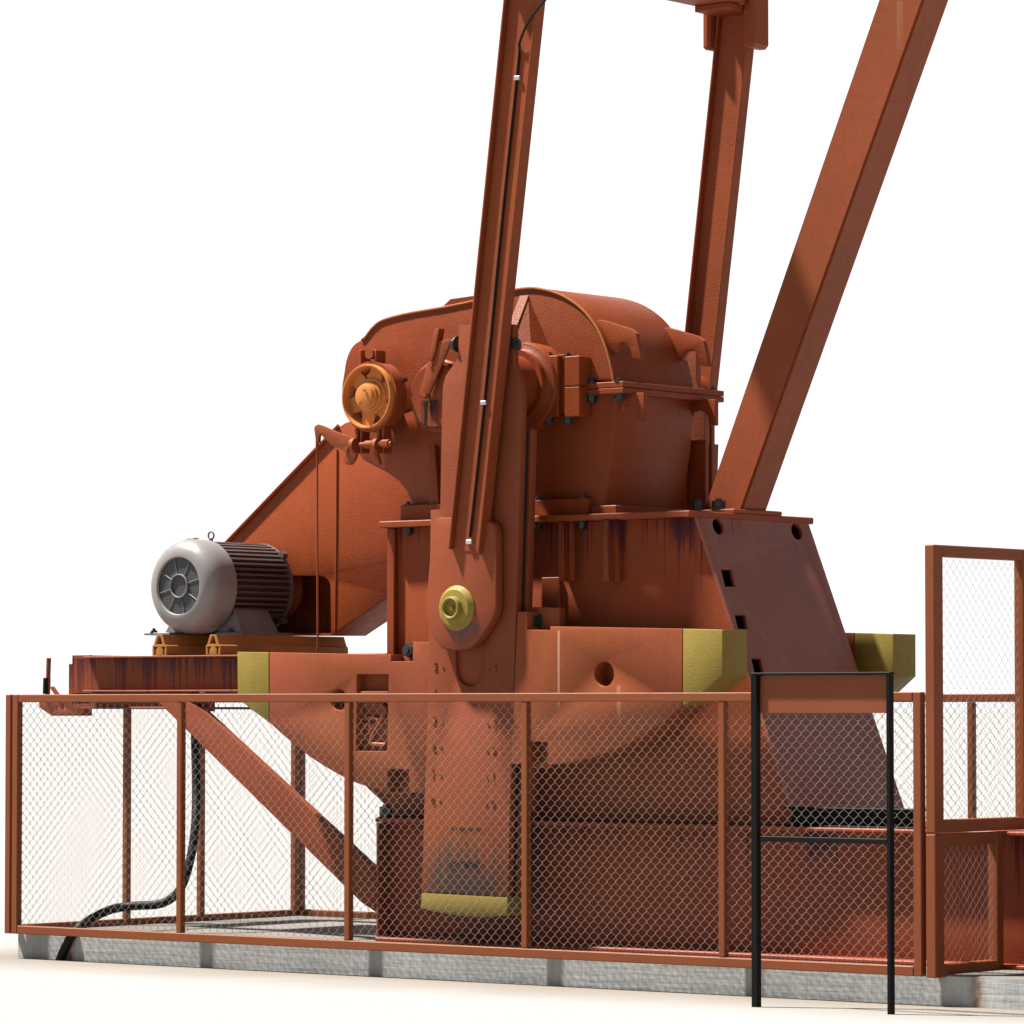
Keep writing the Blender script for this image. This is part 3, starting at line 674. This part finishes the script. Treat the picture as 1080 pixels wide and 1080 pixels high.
for L in ([(381, 743), (402, 743), (406, 749), (405.5, 753), (401, 763), (394, 774), (392.5, 784), (407, 786)], [(381, 782), (382, 770), (385.5, 764), (390, 765), (392, 770)], [(386, 758), (392, 757), (400, 759)], [(381, 743), (381, 756)]):
    tube(bm, spline([at(a, b, Y=EY) for a, b in L], 4), .014, 8)
link('cast_emblem', bm, 'weight', lw)
plate('yellow_tip', [(250, 687.5), (283.4, 688), (283.4, 762), (265, 748.5), (250.5, 737)], CY, WT, 'yellow', lw, bev=.005)
plate('clamp_pocket', [(408, 692), (435, 692), (435, 704), (408, 704)], CY+.10, .05, 'weight', lw)
q = at(433, 686, Y=CY+.08); bolt((q.x, CY+.10, q.z), (0, -1, 0), lw, .035, .05)
plate('clamp_pocket', [(406, 808), (433, 808), (433, 838), (406, 838)], CY+.10, .05, 'weight', lw)

# ------------------------------------------------------------------ pitman arms
PYF = .232
def seg2(p, q): return Vector((q.x-p.x, 0, q.z-p.z))
def pitman(label):
    b0, b1 = at(472, 579, Y=PYF), at(504.5, 583.5, Y=PYF)
    t0, t1 = at(530.5, 0, Y=PYF), at(566, 0, Y=PYF)
    k = 1.32
    t0 = b0+(t0-b0)*k; t1 = b1+(t1-b1)*k
    r = thing('pitman_arm', label, 'connecting rod', (b0.x, PYF, b0.z), 'pitman arms of the pumping unit')
    D = .075; fl = .012
    ax = (t0-b0).normalized(); ac = Vector((ax.z, 0, -ax.x))
    def bar(name, pa, pb, pc, pd, y0, y1, m='red'):
        bm = bmesh.new(); prism(bm, [Vector((p.x, y0, p.z)) for p in (pa, pb, pc, pd)], [Vector((p.x, y1, p.z)) for p in (pa, pb, pc, pd)])
        bmesh.ops.bevel(bm, geom=bm.edges[:], offset=.003, segments=1, affect='EDGES'); return link(name, bm, m, r)
    bar('flange', b0, b0+ac*fl, t0+ac*fl, t0, PYF, PYF+D)
    bar('flange', b1-ac*fl, b1, t1, t1-ac*fl, PYF, PYF+D)
    bar('web', b0+ac*(fl+.001), b1-ac*(fl+.001), t1-ac*(fl+.001), t0+ac*(fl+.001), PYF+.032, PYF+.044)
    return r, b0, b1, t0, t1, ac
pm, b0, b1, t0, t1, ac = pitman('near red channel-section pitman arm rising from the yellow crank pin')
PP = .268     # bearing plate, just ahead of the crank
out = [(458, 548), (463, 546), (500, 545), (511, 548), (517, 550.5), (521, 554), (522.5, 562), (523, 640), (520.5, 650), (513, 663), (504, 676), (494, 684.5), (480, 686), (466, 684), (456, 673), (450.5, 655), (449, 640), (450.5, 620), (453, 590), (455, 556)]
plate('bearing_plate', out, PP, .06, 'plate', pm, bev=.008, smooth=40)
pc = at(482.3, 641.5, Y=PP)
bm = bmesh.new(); lathe(bm, (pc.x, PP, pc.z), (0, -1, 0), [(-.01, .115), (.006, .118), (.012, .112), (.03, .095), (.034, .062), (.06, .058), (.064, .052), (.060, .045), (.038, .042), (.036, 0)], 48)
cyl(bm, (pc.x, PP-.036, pc.z), (pc.x, PP-.052, pc.z), .012, seg=6)
link('pin_cap', bm, 'yellow', pm)
bm = bmesh.new(); cyl(bm, (pc.x, PP+.058, pc.z), (pc.x, CY+.02, pc.z), .09, seg=32); link('crank_pin', bm, 'bolt', pm)
far = dup(pm, (-.035, 1.87, 0), 'far red channel-section pitman arm rising behind the gearbox')
# grease line on the near arm
web = PYF+.032
def on_arm(fr, h):    # point at fraction fr across and height h along
    a = b0+(t0-b0)*h; b_ = b1+(t1-b1)*h; p = a+(b_-a)*fr; return Vector((p.x, web-.008, p.z))
hmax = (at(545, 45, Y=PYF).z-b0.z)/(t0.z-b0.z)
pts = [on_arm(.58, .02)]+[on_arm(.58+.02*math.sin(h*9), h) for h in [.1+.1*i for i in range(int((hmax-.1)/.1)+1)]]
e1, e2, e3 = at(548, 45, Y=web-.02), at(558, 22, Y=web-.04), at(580, -6, Y=web-.08)
pts += [on_arm(.56, hmax-.01), e1, e2, e3, at(610, -40, Y=web-.1)]
bm = bmesh.new(); tube(bm, spline(pts, 5), .007, 8)
gl = tag(link('grease_line', bm, 'rubber'), 'thin black grease line clipped down the near pitman arm', 'cable')
for py in (568, 422, 84):
    h = (at(500, py, Y=PYF).z-b0.z)/(t0.z-b0.z); p = on_arm(.58, h)
    boxes('clip', [(p-Vector((.018, .008, .011)), p+Vector((.018, .008, .011)))], 'steel', gl, .002)
# equalizer beam joining the arm tops
ez = at(770, 14, Y=2.05).z; ex = at(770, 14, Y=2.05).x
eq = thing('equalizer_beam', 'dark red cross beam joining the pitman arms at the top edge of the photo', 'beam', (ex, 1.2, ez))
boxes('beam', [((ex-.12, .30, ez+.06), (ex+.17, 2.04, ez+.58))], 'red', eq, .01)
boxes('bottom_plate', [((ex-.14, .34, ez+.035), (ex+.14, 2.00, ez+.059))], 'red', eq)
for y0 in (.16, 1.90): boxes('end_block', [((ex-.13, y0, ez), (ex+.10, y0+.36, ez+.034))], 'red', eq)
for y0, up in ((.19, .34), (2.05, 0)):
    boxes('hanger_plate', [((ex+.09+.0, y0-.02, ez-.20+up), (ex+.17, y0+.14, ez+.5)), ((ex-.20, y0+.01, ez-.18+up), (ex-.15, y0+.14, ez+.5))], 'red', eq, .02)

# ------------------------------------------------------------------ support leg
L0, L1 = 1.09, 1.31
sl = thing('support_leg', 'thick square red samson post leg leaning to the right from the pedestal top', 'leg', (4.1, 1.2, FT))
def leg_px(y): # left and right edges of the leg's front face in the photograph
    return (745+(530-y)*.3415, 792+(530-y)*.3415)
zb = FT+.012
lb, rb = at(742, 536, Y=L0), at(783, 536, Y=L0); lt, rt_ = at(926, 0, Y=L0), at(974, 0, Y=L0)
def along(p, q, z): return p+(q-p)*((z-p.z)/(q.z-p.z))
ZT = 6.4
bm = bmesh.new()
quad = [along(lb, lt, zb), along(rb, rt_, zb), along(rb, rt_, ZT), along(lb, lt, ZT)]
prism(bm, [Vector((p.x, L0, p.z)) for p in quad], [Vector((p.x, L1, p.z)) for p in quad])
bmesh.ops.bevel(bm, geom=bm.edges[:], offset=.012, segments=2, affect='EDGES'); link('box_section', bm, 'leg', sl)
boxes('foot_plate', [((lb.x-.06, 1.0, FT), (4.225, 1.42, FT+.022))], 'red', sl)
for px, yy in ((737, 1.04), (758, 1.04)):
    p = at(px, 530, Y=yy); bolt((p.x, yy, FT+.022), (0, 0, 1), sl, .035, .045)

# ------------------------------------------------------------------ fences
def mesh_panel(name, o, ux, W, z0, z1, parent, pitch=.0272, ph=.0545, r=.00095):
    """woven wire: upright zigzag wires that hook into each other"""
    o = Vector(o); ux = Vector(ux); nrm_ = Vector((-ux.y, ux.x, 0)); bm = bmesh.new()
    n = int(round(W/pitch)); step = W/n; m = int(round((z1-z0)/(ph/2))); dz = (z1-z0)/m
    for i in range(n):
        pts = []; off = -.004*random.random()
        for j in range(m+1):
            side = (j+i) % 2
            u = i*step+(step*1.03 if side else -step*.03)
            zz = z0+j*dz; w = .003 if side else -.003
            u = min(max(u, .001), W-.001)
            pts.append(o+ux*u+nrm_*w+Vector((0, 0, zz-dz*.06))); pts.append(o+ux*u+nrm_*w+Vector((0, 0, zz+dz*.06)))
        tube(bm, pts, r, 4, False)
    return link(name, bm, 'wire', parent, 60)
ZT_, ZB = 1.456, .1377
TW = .042      # tube size
def fence(label, o, ux, W, posts, loc):
    r = thing('chain_link_fence', label, 'fence', loc)
    o = Vector(o); ux = Vector(ux); th = Vector((-ux.y, ux.x, 0))*.021
    def bar(name, u0, u1, z0, z1, k=1.0):
        a = o+ux*u0-th*k; b = o+ux*u1+th*k
        boxes(name, [((a.x, a.y, z0), (b.x, b.y, z1))], 'fence', r, .004)
    bar('top_rail', posts[0]+.046, posts[-1]-.046, ZT_-.043, ZT_)
    bar('bottom_rail', posts[0]+.046, posts[-1]-.046, ZB, ZB+.046)
    for i, u in enumerate(posts):
        w = .045 if i in (0, len(posts)-1) else .0185
        if i == 0: bar('post', u, u+w, ZB, ZT_)
        elif i == len(posts)-1: bar('post', u-w, u, ZB, ZT_)
        else: bar('post', u-w, u+w, ZB+.047, ZT_-.044, .9)
    mesh_panel('chain_link_mesh', o+ux*(posts[0]+.04), ux, posts[-1]-posts[0]-.08, ZB+.04, ZT_-.035, r)
    return r
px_x = lambda px: at(px, 850, Y=0).x
fence('red framed chain-link fence along the front of the machine', (0, 0, 0), (1, 0, 0), 6.06, [.028, px_x(191), px_x(368), px_x(555), px_x(763), 6.035], (3, 0, ZB))
fence('red framed chain-link fence at the left end of the slab', (-.005, .0, 0), (0, 1, 0), 2.4, [-.02, .925, 1.54, 2.383], (0, 1.2, ZB))
fence('red framed chain-link fence along the back of the slab', (0, 2.405, 0), (1, 0, 0), 8.6, [-.026, 1.25, 2.45, 3.65, at(1025, 800, Y=2.405).x, 6.4, 7.6, 8.6], (3, 2.4, ZB))
# short panels folded back at the right end
def side_panel(label, y1, z0, z1, zmid=None):
    r = thing('fence_panel', label, 'fence panel', (6.1, 0, z0))
    X0, X1 = 6.062, 6.115
    boxes('stile', [((X0, -.024, z0), (X1, .052, z1))], 'fence', r, .004); boxes('stile', [((X0, y1-.055, z0), (X1, y1, z1))], 'fence', r, .004)
    boxes('top_rail', [((X0, .053, z1-.055), (X1, y1-.056, z1))], 'fence', r, .004); boxes('bottom_rail', [((X0, .053, z0), (X1, y1-.056, z0+.06))], 'fence', r, .004)
    mesh_panel('chain_link_mesh', (6.09, .04, 0), (0, 1, 0), y1-.08, z0+.05, z1-.045, r)
    return r
side_panel('low red chain-link panel folded back at the right fence corner', .56, ZB-.004, .797)
side_panel('tall red chain-link panel standing above the low folded one', .80, .803, 2.14)

# ------------------------------------------------------------------ black sign frame in front of the fence
f0, f1 = at(801, 1062, Z=0), at(935.5, 1070, Z=0); SY = (f0.y+f1.y)/2
f0 = Vector((f0.x-.01, SY, 0)); f1 = Vector((f1.x+.01, SY, 0)); zt = at(799, 709.5, Y=SY).z
sf = thing('sign_frame', 'black upright post frame holding a plain orange board before the fence', 'sign', ((f0.x+f1.x)/2, SY, 0))
boxes('post', [((f0.x-.015, SY-.012, -.03), (f0.x+.020, SY+.022, zt-.014))], 'black', sf, .003)
boxes('post', [((f1.x-.014, SY-.012, -.03), (f1.x+.008, SY+.022, zt-.014))], 'black', sf, .003)
boxes('top_bar', [((f0.x-.017, SY-.014, zt-.012), (f1.x+.010, SY+.024, zt))], 'black', sf, .003)
zmid = at(870, 886, Y=SY).z
boxes('cross_bar', [((f0.x+.023, SY-.004, zmid-.012), (f1.x-.017, SY+.02, zmid+.012))], 'black', sf, .003)
boxes('board', [((f0.x+.023, SY+.014, at(870, 752, Y=SY).z), (f1.x-.017, SY+.020, zt-.014))], 'fence', sf, .001)

# ------------------------------------------------------------------ small things
# hose from the motor down over the slab edge
p = [at(206, 728, Y=.78), at(206, 780, Y=.74), at(207, 830, Y=.70), at(206, 870, Y=.62), at(201, 905, Y=.56), at(192, 934, Y=.50), at(180, 948, Y=.46), at(165, 954, Y=.42), at(140, 955.5, Y=.36), at(118, 959, Y=.30), at(98, 968, Y=.22), at(84, 978, Y=.10), at(75, 988, Y=.046), at(68, 1001, Y=.044), at(62.5, 1014, Y=.04)]
bm = bmesh.new(); tube(bm, spline(p, 6), .0245, 14)
ho = tag(link('hose', bm, 'rubber'), 'black corrugated hose hanging behind the mesh and dropping over the slab edge', 'hose')
for k in (6, 22, 34, 52, 66):
    sp = spline(p, 6); a, b_ = sp[k], sp[k+1]; bm = bmesh.new(); cyl(bm, a, a+(b_-a).normalized()*.02, (.026), seg=16); link('hose_band', bm, 'bolt', ho)
# brake hand lever at the left end of the frame
LY = .9
hl = thing('hand_lever', 'small upright brake hand lever on a red plate at the far left fence corner', 'lever', at(60, 745, Y=LY))
bz = lambda a, b: at(a, b, Y=LY)
plate('bracket_plate', [(41, 735), (86, 735), (86, 755), (54, 755), (41, 746)], LY, .02, 'redsmooth', hl, [circpx(60.5, 747, 1.6, 10), circpx(66.5, 747, 1.6, 10)])
bm = bmesh.new(); cyl(bm, bz(49, 732), bz(49.5, 715), .022, seg=14); link('grip_sleeve', bm, 'black', hl)
bm = bmesh.new(); cyl(bm, bz(50, 738), bz(51.5, 694), .014, seg=12); link('lever_rod', bm, 'redsmooth', hl)
plate('link_arm', [(52, 724), (56, 724), (63, 734), (66, 738), (61, 738), (54, 728)], LY-.01, .014, 'redsmooth', hl)
bm = bmesh.new(); tube(bm, [at(86, 746.5, Y=LY), at(268, 747, Y=LY)], .007, 8); link('pull_rod', bm, 'redsmooth', hl)
boxes('support_block', [((at(73, 735, Y=LY+.03).x, LY+.022, at(73, 755, Y=LY+.03).z), (at(86, 735, Y=LY+.03).x, LY+.12, at(73, 700, Y=LY+.03).z))], 'beam', hl)
# black channel lying on the base
c0, c1 = at(829, 865, Y=1.30), at(966, 865, Y=1.78)
ch = thing('black_channel', 'black steel channel lying on the base beside the sloping pedestal', 'channel', (4.95, 1.0, BT))
u0, u1 = at(828, 860, Y=.60), at(968, 860, Y=.60)
boxes('web', [((u0.x, .650, BT+.010), (u1.x, .662, BT+.085))], 'black', ch, .003)
boxes('flange', [((u0.x, .590, BT-.001), (u1.x, .686, BT+.009)), ((u0.x, .590, BT+.086), (u1.x, .686, BT+.096))], 'black', ch, .003)

# ------------------------------------------------------------------ light
SD = Vector((.46, .235, -1)).normalized()
ld = bpy.data.lights.new('sun', 'SUN'); ld.energy = 5.0; ld.angle = math.radians(2.5); ld.color = (1, .95, .88)
lo = bpy.data.objects.new('sun', ld); col.objects.link(lo); lo.rotation_euler = SD.to_track_quat('-Z', 'Y').to_euler()
w = bpy.data.worlds.new('World'); scene.world = w; w.use_nodes = True
t = NT(w); bgn = t.n['Background']
tc = t.new('ShaderNodeTexCoord').outputs['Generated']
dt = t.new('ShaderNodeVectorMath', operation='DOT_PRODUCT'); t.link(tc, dt.inputs[0]); dt.inputs[1].default_value = FW
k = t.ramp(dt.outputs['Value'], .80, .95)
t.link(t.mix(k, (.29, .295, .315), (1.0, 1.0, 1.0)), bgn.inputs[0]); bgn.inputs[1].default_value = .4
vs = scene.view_settings; vs.view_transform = 'Standard'; vs.look = 'None'; vs.exposure = 1.47; vs.gamma = 1; vs.use_curve_mapping = False
scene.cycles.max_bounces = 6; scene.cycles.diffuse_bounces = 3; scene.cycles.glossy_bounces = 2
